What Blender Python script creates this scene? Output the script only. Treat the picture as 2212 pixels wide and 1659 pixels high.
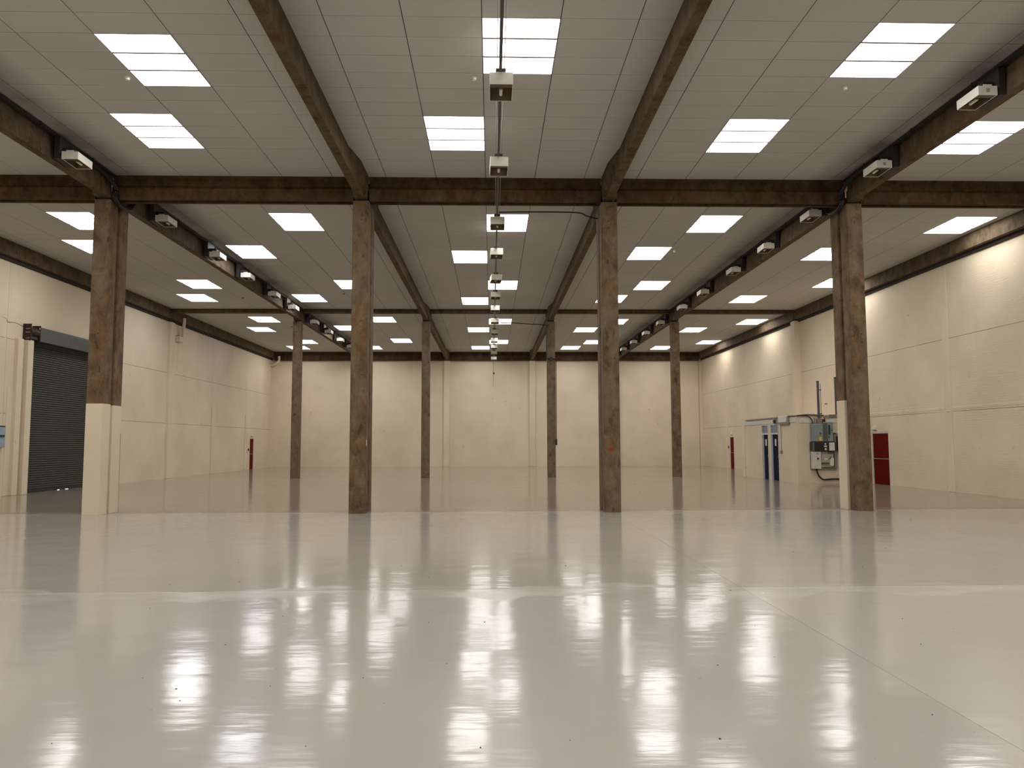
import bpy, bmesh, math, random
from mathutils import Vector, Matrix, Euler
random.seed(7)
SC = bpy.context.scene
C = SC.collection
for o in list(bpy.data.objects): bpy.data.objects.remove(o)

# ---------------------------------------------------------------- camera
CAM = Vector((0.1466, 0.0, 1.6563)); F_PX = 1624.0
PITCH, YAW, ROLL = 0.0784, 0.0272, -0.0029
def cam_axes():
    fwd = Vector((math.sin(YAW)*math.cos(PITCH), math.cos(YAW)*math.cos(PITCH), math.sin(PITCH)))
    right = Vector((math.cos(YAW), -math.sin(YAW), 0)); up = right.cross(fwd)
    r = right*math.cos(ROLL)+up*math.sin(ROLL); u = -right*math.sin(ROLL)+up*math.cos(ROLL)
    return r, u, fwd
_r, _u, _f = cam_axes()
cd = bpy.data.cameras.new('camera'); cam = bpy.data.objects.new('camera', cd); C.objects.link(cam)
cam.matrix_world = Matrix(((_r.x, _u.x, -_f.x, CAM.x), (_r.y, _u.y, -_f.y, CAM.y), (_r.z, _u.z, -_f.z, CAM.z), (0, 0, 0, 1)))
cd.sensor_width = 36.0; cd.sensor_fit = 'HORIZONTAL'; cd.lens = F_PX/2212*36.0; cd.clip_end = 300; cd.clip_start = 0.05
SC.camera = cam

# ---------------------------------------------------------------- world, exposure
PANEL = 12.3                       # brightness of the lit ceiling panels
w = bpy.data.worlds.new('world'); SC.world = w; w.use_nodes = True
bg = w.node_tree.nodes['Background']; bg.inputs[0].default_value = (0.80, 0.90, 1.0, 1); bg.inputs[1].default_value = 3.0
SC.view_settings.view_transform = 'Standard'; SC.view_settings.look = 'None'
SC.view_settings.gamma = 1.0; SC.view_settings.use_curve_mapping = False
SC.view_settings.exposure = 0.0

# ---------------------------------------------------------------- materials
MATS = {}
def new_mat(name):
    m = bpy.data.materials.new(name); m.use_nodes = True; MATS[name] = m
    nt = m.node_tree; return m, nt, nt.nodes['Principled BSDF']
def N(nt, t, **k):
    n = nt.nodes.new(t)
    for a, b in k.items(): setattr(n, a, b)
    return n
def coords(nt, scale=(1, 1, 1), loc=(0, 0, 0)):
    tc = N(nt, 'ShaderNodeTexCoord'); mp = N(nt, 'ShaderNodeMapping')
    nt.links.new(tc.outputs['Object'], mp.inputs[0]); mp.inputs['Scale'].default_value = scale; mp.inputs['Location'].default_value = loc
    return mp.outputs[0]
def noise(nt, vec, scale, detail=4, rough=.55, dist=0):
    n = N(nt, 'ShaderNodeTexNoise'); n.inputs['Scale'].default_value = scale; n.inputs['Detail'].default_value = detail
    n.inputs['Roughness'].default_value = rough; n.inputs['Distortion'].default_value = dist
    nt.links.new(vec, n.inputs['Vector']); return n.outputs['Fac']
def ramp(nt, fac, stops):
    r = N(nt, 'ShaderNodeValToRGB'); e = r.color_ramp.elements
    while len(e) < len(stops): e.new(0.5)
    for el, (p, c) in zip(e, stops): el.position = p; el.color = (*c, 1) if len(c) == 3 else c
    nt.links.new(fac, r.inputs[0]); return r.outputs[0]
def mix(nt, fac, a, b, mode='MIX'):
    m = N(nt, 'ShaderNodeMix', data_type='RGBA', blend_type=mode)
    for s, v in ((0, fac), (6, a), (7, b)):
        if isinstance(v, (int, float)): m.inputs[s].default_value = v
        elif isinstance(v, tuple): m.inputs[s].default_value = (*v, 1)
        else: nt.links.new(v, m.inputs[s])
    return m.outputs[2]
def math_(nt, op, a, b=0.0, c=None):
    m = N(nt, 'ShaderNodeMath', operation=op)
    for i, v in enumerate((a, b) if c is None else (a, b, c)):
        if isinstance(v, (int, float)): m.inputs[i].default_value = v
        else: nt.links.new(v, m.inputs[i])
    return m.outputs[0]
def bump(nt, b, h, strength, dist=0.01):
    n = N(nt, 'ShaderNodeBump'); n.inputs['Strength'].default_value = strength; n.inputs['Distance'].default_value = dist
    nt.links.new(h, n.inputs['Height']); nt.links.new(n.outputs[0], b.inputs['Normal']); return n
def plain(name, col, rough=.6, metal=0.0, var=.10, sc=6.0):
    m, nt, b = new_mat(name); b.inputs['Roughness'].default_value = rough; b.inputs['Metallic'].default_value = metal
    v = coords(nt); f = noise(nt, v, sc, 3)
    lo = tuple(c*(1-var) for c in col); hi = tuple(min(1, c*(1+var)) for c in col)
    nt.links.new(ramp(nt, f, [(.3, lo), (.7, hi)]), b.inputs['Base Color'])
    return m
def concrete(name, dark, mid, light, grey=(.22, .19, .155), board=True, seed=0):
    m, nt, b = new_mat(name); b.inputs['Roughness'].default_value = .8; b.inputs['Specular IOR Level'].default_value = .25
    v = coords(nt, (1, 1, .75), (seed, seed*1.7, seed*.3)); v2 = coords(nt, (2.6, 2.6, 1.1), (seed*2, 0, seed))
    f1 = noise(nt, v, 3.2, 7, .70, .5); f2 = noise(nt, v2, 1.5, 4, .6); f3 = noise(nt, coords(nt, (1, 1, 1), (seed, 3, 5)), 28, 3, .7)
    c = ramp(nt, f1, [(.36, dark), (.5, mid), (.64, light)])
    c = mix(nt, ramp(nt, noise(nt, coords(nt, (1, 1, .6), (seed*3, 1, 7)), 1.9, 5, .65), [(.52, (0, 0, 0)), (.62, (.55, .55, .55))]), c, (mid[0]*1.15, mid[1]*.86, mid[2]*.55))
    c = mix(nt, ramp(nt, f2, [(.42, (0, 0, 0)), (.66, (.55, .55, .55))]), c, grey)
    c = mix(nt, .45, c, ramp(nt, f3, [(.3, (.55, .55, .55)), (.7, (1, 1, 1))]), 'MULTIPLY')
    c = mix(nt, ramp(nt, noise(nt, coords(nt, (1, 1, .5), (9, seed, 2)), 7.0, 2, .5), [(.66, (0, 0, 0)), (.72, (.6, .6, .6))]), c, tuple(x*.45 for x in dark))
    nt.links.new(c, b.inputs['Base Color'])
    bump(nt, b, math_(nt, 'ADD', f3, math_(nt, 'MULTIPLY', f1, 2.0)), .35, .006)
    return m
CONC = concrete('concrete_column_brown', (.085, .049, .023), (.156, .098, .052), (.225, .152, .090), (.22, .178, .13))
CONC2 = concrete('concrete_column_grey_brown', (.115, .078, .048), (.175, .126, .084), (.225, .172, .122), (.20, .165, .12), seed=4)
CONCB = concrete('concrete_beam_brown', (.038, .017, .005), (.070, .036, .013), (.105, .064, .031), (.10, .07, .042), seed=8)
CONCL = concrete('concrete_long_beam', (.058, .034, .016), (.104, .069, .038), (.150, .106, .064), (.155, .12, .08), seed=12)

def wall_mat(name, col, brick=0.0, seed=0):
    m, nt, b = new_mat(name); b.inputs['Roughness'].default_value = .62; b.inputs['Specular IOR Level'].default_value = .3
    v = coords(nt, (1, 1, 1), (seed, seed, 0)); f = noise(nt, v, .5, 4, .55); g = noise(nt, v, 9, 5, .6)
    lo = tuple(c*.93 for c in col); hi = tuple(min(1, c*1.04) for c in col)
    c = ramp(nt, f, [(.35, lo), (.65, hi)])
    st = noise(nt, coords(nt, (6, 6, .25), (seed, 0, 2)), .8, 4, .6)      # faint runs and grime
    c = mix(nt, ramp(nt, st, [(.60, (0, 0, 0)), (.85, (.28, .28, .28))]), c, tuple(x*.72 for x in col))
    sp = noise(nt, v, 3.1, 2, .4)
    c = mix(nt, ramp(nt, sp, [(.735, (0, 0, 0)), (.76, (.35, .35, .35))]), c, tuple(x*.55 for x in col))
    nt.links.new(c, b.inputs['Base Color'])
    h = math_(nt, 'MULTIPLY', g, .5)
    if brick:
        tc = N(nt, 'ShaderNodeTexCoord'); sx = N(nt, 'ShaderNodeSeparateXYZ'); cx = N(nt, 'ShaderNodeCombineXYZ')
        nt.links.new(tc.outputs['Object'], sx.inputs[0]); nt.links.new(sx.outputs[1], cx.inputs[0]); nt.links.new(sx.outputs[2], cx.inputs[1])
        bt = N(nt, 'ShaderNodeTexBrick'); nt.links.new(cx.outputs[0], bt.inputs[0]); bt.inputs['Scale'].default_value = 1
        bt.inputs['Brick Width'].default_value = .225; bt.inputs['Row Height'].default_value = .075; bt.inputs['Mortar Size'].default_value = .007
        bt.inputs['Mortar Smooth'].default_value = .7
        bt.inputs['Color1'].default_value = (1, 1, 1, 1); bt.inputs['Color2'].default_value = (.75, .75, .75, 1); bt.inputs['Mortar'].default_value = (0, 0, 0, 1)
        mask = ramp(nt, noise(nt, coords(nt, (1, .8, 1.6), (3, 1, 2)), .55, 3, .5), [(.44, (.05, .05, .05)), (.62, (1, 1, 1))])
        rough_ = math_(nt, 'MULTIPLY', noise(nt, coords(nt, (1, 2.6, 9)), 1.3, 4, .6), 1.2)
        h = math_(nt, 'ADD', h, math_(nt, 'MULTIPLY', math_(nt, 'MULTIPLY', math_(nt, 'MULTIPLY', bt.outputs['Color'], mask), rough_), 2.2*brick))
    bump(nt, b, h, .55, .012)
    return m
CREAM = (.745, .640, .485)
WALL = wall_mat('cream_painted_wall', CREAM)
WALLR = wall_mat('cream_painted_brick_wall', CREAM, 0.75, 5)
WALLB = wall_mat('cream_back_wall', (.75, .645, .49), 0, 9)
PILA = wall_mat('cream_painted_pier', tuple(min(1, c*1.02) for c in CREAM), 0, 2)
JOINT = plain('dark_open_joint', (.030, .024, .018), .9)
WJOINT = plain('brown_wall_joint', (.36, .29, .22), .9)  # brown backing that shows in the joints between wall panels

def ceiling_mat():
    m, nt, b = new_mat('grey_ceiling_board'); b.inputs['Roughness'].default_value = .85; b.inputs['Specular IOR Level'].default_value = .2
    ge = N(nt, 'ShaderNodeNewGeometry'); v = ge.outputs['Position']
    mp = N(nt, 'ShaderNodeMapping'); mp.inputs['Scale'].default_value = (1, 3.5, 1); nt.links.new(v, mp.inputs[0])
    f = noise(nt, v, .35, 3); g = noise(nt, v, 45, 2, .6); s = noise(nt, mp.outputs[0], 1.7, 4, .6)
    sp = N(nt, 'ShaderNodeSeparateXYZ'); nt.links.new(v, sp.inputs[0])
    beam_band = math_(nt, 'SUBTRACT', 1.0, math_(nt, 'MINIMUM', math_(nt, 'DIVIDE', math_(nt, 'ABSOLUTE', math_(nt, 'SUBTRACT', math_(nt, 'ABSOLUTE', sp.outputs[0]), 8.72)), .75), 1.0))
    beam_band = math_(nt, 'MULTIPLY', math_(nt, 'MULTIPLY', beam_band, .75), math_(nt, 'ADD', noise(nt, v, .8, 3, .6), .35))
    c = ramp(nt, f, [(.35, (.540, .545, .510)), (.65, (.585, .572, .540))])
    c = mix(nt, ramp(nt, s, [(.70, (0, 0, 0)), (.76, (.35, .35, .35))]), c, (.39, .375, .35))
    c = mix(nt, beam_band, c, (.13, .12, .10))  # boards darken in an uneven band beside the outer lengthwise beams
    c = mix(nt, .5, c, ramp(nt, g, [(.3, (.88, .88, .88)), (.7, (1, 1, 1))]), 'MULTIPLY')
    oi = N(nt, 'ShaderNodeObjectInfo')
    c = mix(nt, 1.0, c, ramp(nt, oi.outputs['Random'], [(0, (.975, .975, .97)), (1, (1.0, 1.0, 1.0))]), 'MULTIPLY')
    nt.links.new(c, b.inputs['Base Color']); bump(nt, b, g, .15, .004); return m
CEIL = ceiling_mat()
CGAP = plain('dark_grey_ceiling_gap', (.13, .125, .115), .9)  # darker backing board that shows between the ceiling tiles

def floor_mat(name, seed, rbase, col):
    m, nt, b = new_mat(name)
    v = coords(nt, (1, 1, 1), (seed, seed*.7, 0))
    big = noise(nt, v, .18, 4, .55); mid = noise(nt, v, .9, 5, .6, .3); fine = noise(nt, v, 30, 3, .6)
    lo = tuple(x*.93 for x in col); hi = tuple(x*1.05 for x in col)
    c = ramp(nt, big, [(.35, lo), (.65, hi)])
    c = mix(nt, ramp(nt, mid, [(.60, (0, 0, 0)), (.75, (.35, .35, .35))]), c, tuple(x*.90 for x in col))
    # worn, re-screeded band of the cross joint in front of the camera, and dirt by the first columns' joint
    tc = N(nt, 'ShaderNodeTexCoord'); s = N(nt, 'ShaderNodeSeparateXYZ'); nt.links.new(tc.outputs['Object'], s.inputs[0])
    wob = math_(nt, 'MULTIPLY', math_(nt, 'SUBTRACT', noise(nt, coords(nt, (1, .25, 1)), .7, 4, .6), .5), 1.5)
    def band(y0, width, soft):
        d = math_(nt, 'ABSOLUTE', math_(nt, 'ADD', math_(nt, 'SUBTRACT', s.outputs[1], y0), wob))
        return math_(nt, 'SUBTRACT', 1.0, math_(nt, 'SMOOTH_MIN', 1.0, math_(nt, 'MAXIMUM', math_(nt, 'DIVIDE', math_(nt, 'SUBTRACT', d, width), soft), 0.0), .05))
    b1 = math_(nt, 'MULTIPLY', band(8.55, .26, .06), ramp(nt, noise(nt, coords(nt, (.5, 1.5, 1), (2, 1, 0)), 1.1, 5, .65), [(.42, (0, 0, 0)), (.56, (1, 1, 1))]))
    c = mix(nt, math_(nt, 'MULTIPLY', b1, .40), c, tuple(min(1, x*1.10) for x in col))
    dj = math_(nt, 'ABSOLUTE', math_(nt, 'SUBTRACT', s.outputs[1], 18.45))
    dirt = math_(nt, 'MULTIPLY', math_(nt, 'SUBTRACT', 1.0, math_(nt, 'MINIMUM', math_(nt, 'MULTIPLY', dj, 1.1), 1.0)), ramp(nt, noise(nt, v, 1.3, 5, .65), [(.38, (0, 0, 0)), (.7, (1, 1, 1))]))
    c = mix(nt, math_(nt, 'MULTIPLY', dirt, .55), c, (.17, .14, .11))
    grit = ramp(nt, noise(nt, v, 17, 2, .5), [(.765, (0, 0, 0)), (.80, (.8, .8, .8))])
    c = mix(nt, grit, c, (.12, .10, .085))
    nt.links.new(c, b.inputs['Base Color'])
    r = math_(nt, 'ADD', math_(nt, 'MULTIPLY', mid, .07), rbase)
    r = math_(nt, 'ADD', r, math_(nt, 'MULTIPLY', b1, .12))
    r = math_(nt, 'ADD', r, math_(nt, 'MULTIPLY', dirt, .2))
    nt.links.new(r, b.inputs['Roughness']); b.inputs['IOR'].default_value = 1.46; b.inputs['Specular IOR Level'].default_value = .37
    w1 = noise(nt, coords(nt, (1, 1.4, 1), (seed, 0, 0)), .9, 3, .5); w2 = noise(nt, coords(nt, (.6, 2.4, 1), (seed, 4, 0)), 3.6, 3, .55)
    h = math_(nt, 'ADD', math_(nt, 'MULTIPLY', w1, 1.0), math_(nt, 'ADD', math_(nt, 'MULTIPLY', w2, .16), math_(nt, 'MULTIPLY', fine, .006)))
    h = math_(nt, 'ADD', h, math_(nt, 'MULTIPLY', b1, .05))
    bump(nt, b, h, .45, .016)
    return m
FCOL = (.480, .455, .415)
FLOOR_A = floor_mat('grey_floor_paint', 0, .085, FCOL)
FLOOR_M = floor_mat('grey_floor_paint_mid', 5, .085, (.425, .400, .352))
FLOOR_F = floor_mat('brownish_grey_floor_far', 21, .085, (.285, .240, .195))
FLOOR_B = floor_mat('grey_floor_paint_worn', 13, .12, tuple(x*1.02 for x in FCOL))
FJOINT = plain('floor_joint_filler', (.22, .19, .155), .8)

def emit(name, col, k):
    m, nt, b = new_mat(name); b.inputs['Base Color'].default_value = (.8, .8, .8, 1); b.inputs['Roughness'].default_value = .4
    b.inputs['Emission Color'].default_value = (*col, 1); b.inputs['Emission Strength'].default_value = k
    return m
E_N = emit('lit_diffuser_neutral', (1, .975, .95), PANEL); E_W = emit('lit_diffuser_warm', (1, .94, .88), PANEL*1.05)
E_C = emit('lit_diffuser_cool', (.90, .95, 1), PANEL); E_B = emit('lit_diffuser_blue', (.62, .70, 1.0), PANEL*.30)
E_D = emit('lit_diffuser_dim', (1, .975, .95), PANEL*.62)
FRAME = plain('white_panel_frame', (.62, .60, .57), .5)
PBAR = plain('diffuser_bar', (.16, .155, .15), .6)
WMET = plain('cream_white_metal', (.72, .71, .64), .45, 0, .06)
DMET = plain('dark_bracket_metal', (.025, .021, .018), .6)
TRUNK = plain('grey_brown_trunking', (.085, .072, .064), .5)
BRONZE = plain('bronze_reflector', (.115, .075, .042), .38, .3, .2)
LAMP = plain('frosted_lamp', (.85, .82, .76), .3)
CABLE = plain('black_cable', (.012, .010, .009), .5)
SHUT = plain('dark_green_grey_shutter', (.060, .064, .050), .38, .25, .12)
SHUTD = plain('dark_shutter_parts', (.02, .022, .018), .6)  # dark colour of the curtain backing, rails, guides and seal
HOOD = plain('grey_green_hood', (.085, .095, .08), .5, .1)
RED = plain('red_door_paint', (.120, .0008, .0005), .6, 0, .1); RED.node_tree.nodes['Principled BSDF'].inputs['Specular IOR Level'].default_value = .12
NAVY = plain('navy_door_paint', (.006, .010, .028), .6); NAVY.node_tree.nodes['Principled BSDF'].inputs['Specular IOR Level'].default_value = .08
WHITE = plain('white_gloss_frame', (.66, .63, .57), .45)
REVEAL = plain('blue_grey_door_reveal', (.36, .38, .42), .5)
GREYBOX = plain('blue_grey_enclosure', (.24, .285, .29), .42, .1, .06)
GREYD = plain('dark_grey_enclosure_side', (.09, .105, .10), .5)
BLACK = plain('black_enclosure', (.012, .014, .012), .4)
BEIGE = plain('beige_switchgear', (.40, .37, .29), .5)
LBLUE = plain('pale_blue_panel', (.30, .38, .47), .4)
PAPER = plain('paper_label', (.75, .70, .70), .7)
YELLOW = plain('yellow_warning_label', (.75, .62, .22), .6)
ORANGE = plain('amber_warning_label', (.80, .48, .14), .6)
PIPE = plain('slate_grey_pipe', (.090, .080, .088), .5)
GALV = plain('galvanised_conduit', (.30, .29, .26), .45, .4)
MAUVE = plain('mauve_grey_trunking', (.23, .17, .155), .6)
RUST = plain('rusty_motor_housing', (.035, .014, .010), .6, .2, .3)
APRON = plain('outdoor_apron', (.5, .5, .48), .9)
def glass_mat():
    m, nt, b = new_mat('blue_grey_frosted_pane'); b.inputs['Base Color'].default_value = (.16, .22, .31, 1); b.inputs['Roughness'].default_value = .12
    return m
PANE = glass_mat()

# ---------------------------------------------------------------- mesh helpers
class MB:
    def __init__(s): s.v = []; s.f = []; s.m = []
    def poly(s, pts, faces, mi=0):
        o = len(s.v); s.v += [tuple(p) for p in pts]
        for f in faces: s.f.append(tuple(o+i for i in f)); s.m.append(mi)
        return s
    def box(s, x0, x1, y0, y1, z0, z1, mi=0):
        p = [(x, y, z) for z in (z0, z1) for y in (y0, y1) for x in (x0, x1)]
        return s.poly(p, [(0, 2, 3, 1), (4, 5, 7, 6), (0, 1, 5, 4), (2, 6, 7, 3), (0, 4, 6, 2), (1, 3, 7, 5)], mi)
    def prism(s, prof, axis, a0, a1, mi=0):
        """prof: 2D points; axis 'z': (x,y); 'x': (y,z); 'y': (x,z)"""
        def P(p, a): return (p[0], p[1], a) if axis == 'z' else ((a, p[0], p[1]) if axis == 'x' else (p[0], a, p[1]))
        n = len(prof); pts = [P(p, a0) for p in prof]+[P(p, a1) for p in prof]
        fs = [tuple(range(n)), tuple(range(2*n-1, n-1, -1))]+[(i, i+n, (i+1) % n+n, (i+1) % n) for i in range(n)]
        return s.poly(pts, fs, mi)
    def cyl(s, c, axis, r, h, n=12, mi=0):
        prof = [(math.cos(2*math.pi*i/n)*r, math.sin(2*math.pi*i/n)*r) for i in range(n)]
        if axis == 'z': return s.prism([(c[0]+a, c[1]+b) for a, b in prof], 'z', c[2], c[2]+h, mi)
        if axis == 'x': return s.prism([(c[1]+a, c[2]+b) for a, b in prof], 'x', c[0], c[0]+h, mi)
        return s.prism([(c[0]+a, c[2]+b) for a, b in prof], 'y', c[1], c[1]+h, mi)
    def tube(s, pts, r, n=8, mi=0):
        pts = [Vector(p) for p in pts]; rings = []
        for i, p in enumerate(pts):
            d = (pts[min(i+1, len(pts)-1)]-pts[max(i-1, 0)]).normalized()
            a = d.cross(Vector((0, 0, 1)))
            if a.length < .05: a = d.cross(Vector((0, 1, 0)))
            a.normalize(); b = d.cross(a)
            rings.append([p+a*math.cos(2*math.pi*k/n)*r+b*math.sin(2*math.pi*k/n)*r for k in range(n)])
        vs = [q for rg in rings for q in rg]; fs = []
        for i in range(len(rings)-1):
            for k in range(n): fs.append((i*n+k, i*n+(k+1) % n, (i+1)*n+(k+1) % n, (i+1)*n+k))
        fs.append(tuple(range(n))[::-1]); fs.append(tuple(range((len(rings)-1)*n, len(rings)*n)))
        return s.poly(vs, fs, mi)
    def mesh(s, name, mats):
        me = bpy.data.meshes.new(name); me.from_pydata(s.v, [], s.f)
        for m in (mats if isinstance(mats, (list, tuple)) else [mats]): me.materials.append(m)
        me.polygons.foreach_set('material_index', s.m)
        bm = bmesh.new(); bm.from_mesh(me); bmesh.ops.recalc_face_normals(bm, faces=bm.faces); bm.to_mesh(me); bm.free()
        me.update(); return me
    def build(s, name, mats, parent=None, bevel=0):
        me = s.mesh(name, mats)
        if bevel:
            bm = bmesh.new(); bm.from_mesh(me)
            bmesh.ops.bevel(bm, geom=[e for e in bm.edges if len(e.link_faces) == 2 and e.calc_face_angle() > .6], offset=bevel, segments=1, affect='EDGES')
            bm.to_mesh(me); bm.free()
        o = bpy.data.objects.new(name, me); C.objects.link(o)
        if parent is not None:
            o.parent = parent
            o.matrix_parent_inverse = Matrix.Translation(parent.location).inverted() if parent.location.length else Matrix()
        return o
def tag(o, label=None, cat=None, group=None, kind=None):
    if label: o['label'] = label
    if cat: o['category'] = cat
    if group: o['group'] = group
    if kind: o['kind'] = kind
    return o
def thing(name, loc, label, cat, group=None):
    o = bpy.data.objects.new(name, None); C.objects.link(o); o.location = loc; o.empty_display_size = .2
    return tag(o, label, cat, group)
def struct(o): o['kind'] = 'structure'; return o
def bez(p, n=10):
    """smooth polyline through points (Catmull-Rom)"""
    P = [Vector(q) for q in p]; P = [P[0]*2-P[1]]+P+[P[-1]*2-P[-2]]; out = []
    for i in range(1, len(P)-2):
        for k in range(n):
            t = k/n; a, b_, c, d = P[i-1], P[i], P[i+1], P[i+2]
            out.append(.5*((2*b_)+(c-a)*t+(2*a-5*b_+4*c-d)*t*t+(3*b_-a-3*c+d)*t**3))
    out.append(P[-2]); return out

# ---------------------------------------------------------------- main dimensions
XL, XR = -15.5885, 15.419; YB, YF = -18.2, 53.98
ZC = 8.190                                   # underside of the ceiling boards
CX = [-9.276, -3.048, 3.048, 9.168]          # column lines
BX = [-9.172, -3.048, 3.048, 9.112]          # long beams
R1, R2 = 18.07, 36.36                        # front faces of the two column rows
SHUT_Y = (25.75, 30.6)                       # roller shutter opening
# ---------------------------------------------------------------- floor
fl = MB(); fl.box(XL-.5, XR+.5, YB-.5, YF+.5, -.40, -.012)
floor_o = struct(fl.build('floor', FJOINT))
ys = [YB, 0.0, 8.72, 18.46, 36.75, YF]; xs = [XL-.3, -9.2, 3.0, 9.2, XR+.3]
for i in range(len(ys)-1):
    for j in range(len(xs)-1):
        y0 = ys[i]+(.003 if i else -.3); y1 = ys[i+1]-(.003 if i < len(ys)-2 else -.3)
        g0 = .002 if j == 2 else .0012; g1 = .002 if j == 1 else .0012
        b = MB(); b.box(xs[j]+g0, xs[j+1]-g1, y0, y1, -.0125, 0)
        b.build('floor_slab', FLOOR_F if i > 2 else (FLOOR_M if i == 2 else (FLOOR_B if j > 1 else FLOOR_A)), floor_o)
g = MB()
for k in range(75):
    y = 4.2+random.random()**1.6*30; x = random.uniform(-.62, .62)*y+.3
    if abs(x) > 14: continue
    r = random.uniform(.003, .008)*(1+y*.03)
    if y > 17 and y < 20 and any(abs(x-c) < .4 for c in CX): continue
    a0 = random.random()*6
    pts = [(x+math.cos(a0+i*1.57)*r*random.uniform(.6, 1.3), y+math.sin(a0+i*1.57)*r*random.uniform(.6, 1.6), 0.0) for i in range(4)]+[(x, y, r*.8)]
    g.poly(pts, [(0, 1, 4), (1, 2, 4), (2, 3, 4), (3, 0, 4), (3, 2, 1, 0)])
tag(g.build('grit', plain('dark_grit', (.04, .03, .025), .8)), 'dark specks of grit scattered over the glossy grey floor', 'grit', kind='stuff')

# ---------------------------------------------------------------- ceiling
DY = .587; Y0 = 12.86
bays = [[XL, -14.86, -13.64, -12.42, -11.20, -9.98, -9.172], [-9.172, -8.64, -7.42, -6.20, -4.98, -3.75, -3.048],
        [-3.048, -2.44, -1.22, 0, 1.22, 2.44, 3.048], [3.048, 3.75, 4.97, 6.20, 7.42, 8.64, 9.112], [9.112, 10.03, 11.25, 12.47, 13.69, 14.91, XR]]
# lights: (bay, left joint index, row k)
LT = []
sec = {'rear': [], 'front': [], 'middle': [], 'far': []}
def L(section, bay, xi, k, mat=None, tint=None): LT.append((section, bay, xi, k, mat))
# front section (before the first cross beams)
L('front', 1, 3, -2); L('front', 1, 2, 3); L('front', 2, 3, -3, 'W'); L('front', 2, 2, 3, 'W'); L('front', 3, 3, -3); L('front', 3, 2, 3); L('front', 4, 1, 3); L('front', 4, 3, -3)
L('front', 0, 3, -3); L('front', 0, 2, 3)
# middle section
for bay, rows in {0: [(3, 14), (2, 19), (3, 29, 'N'), (2, 34, 'C')], 1: [(3, 14, 'W'), (1, 20, 'C'), (3, 29), (1, 34)], 2: [(3, 14, 'W'), (2, 21, 'W'), (3, 29), (2, 35)],
                  3: [(3, 14, 'W'), (2, 20), (3, 29), (2, 34)], 4: [(4, 14), (2, 20), (4, 28), (2, 34)]}.items():
    for r in rows: L('middle', bay, r[0], r[1], r[2] if len(r) > 2 else None)
for bay, rows in {0: [(3, 44), (2, 50, 'B'), (3, 59), (2, 64)], 1: [(3, 44), (1, 49), (3, 58), (1, 64)], 2: [(3, 45), (2, 50), (3, 59), (2, 64)],
                  3: [(3, 45), (2, 50), (3, 59), (2, 64)], 4: [(4, 45), (2, 50), (4, 59), (2, 64)]}.items():
    for r in rows: L('far', bay, r[0], r[1], r[2] if len(r) > 2 else None)
for bay in range(5):                          # overhead and behind the camera
    for xi, k in ((3, -17), (2, -11), (3, -34), (2, -28), (3, -48), (2, -42)): L('rear', bay, xi if bay != 4 else xi, k)
occ = set()
for s_, bay, xi, k, m in LT:
    for q in range(3): occ.add((bay, xi, k+q))
ce = MB(); ce.box(XL-.5, XR+.5, YB-.5, YF+.5, ZC+.012, ZC+.3)
ceil_o = struct(ce.build('ceiling', CGAP))
cells = []
for k in range(-53, 71):
    y0 = Y0+k*DY; y1 = y0+DY
    if y0 > YF: break
    for bi, js in enumerate(bays):
        for xi in range(len(js)-1):
            if (bi, xi, k) in occ: continue
            cells.append((y0, min(y1, YF), js[xi], js[xi+1], bi, xi, k))
vis = [c for c in cells if c[0] > 10.0 and abs((c[2]+c[3])/2-.3) < .70*(c[0]+.6) and (c[3]-c[2]) > .3]
vis.sort(key=lambda c: c[0]); chosen = set(id(c) for c in vis[:299])
GX, GY = .0080, .0042
cache = {}; rest = MB()
for c in cells:
    y0, y1, x0, x1, bi, xi, k = c
    sx, sy = x1-x0-2*GX, y1-y0-2*GY
    if id(c) in chosen:
        key = (round(sx, 3), round(sy, 3))
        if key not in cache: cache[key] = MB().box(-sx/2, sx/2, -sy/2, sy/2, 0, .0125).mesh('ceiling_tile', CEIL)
        o = bpy.data.objects.new('ceiling_tile', cache[key]); C.objects.link(o); o.parent = ceil_o
        o.location = ((x0+x1)/2, (y0+y1)/2, ZC+random.uniform(-.0015, .0005))
        o.rotation_euler = (random.uniform(-.0025, .0025), random.uniform(-.0012, .0012), 0)
        if bi == 3 and xi == 3 and k == 0: o.rotation_euler = (-.022, .004, 0)      # one sagging board
        if bi == 1 and xi == 2 and k == 0: o.rotation_euler = (-.006, .010, 0)
    else:
        rest.box(x0+GX, x1-GX, y0+GY, y1-GY, ZC, ZC+.0125)
tag(rest.build('ceiling_tiles', CEIL, ceil_o), kind='stuff')

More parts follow.
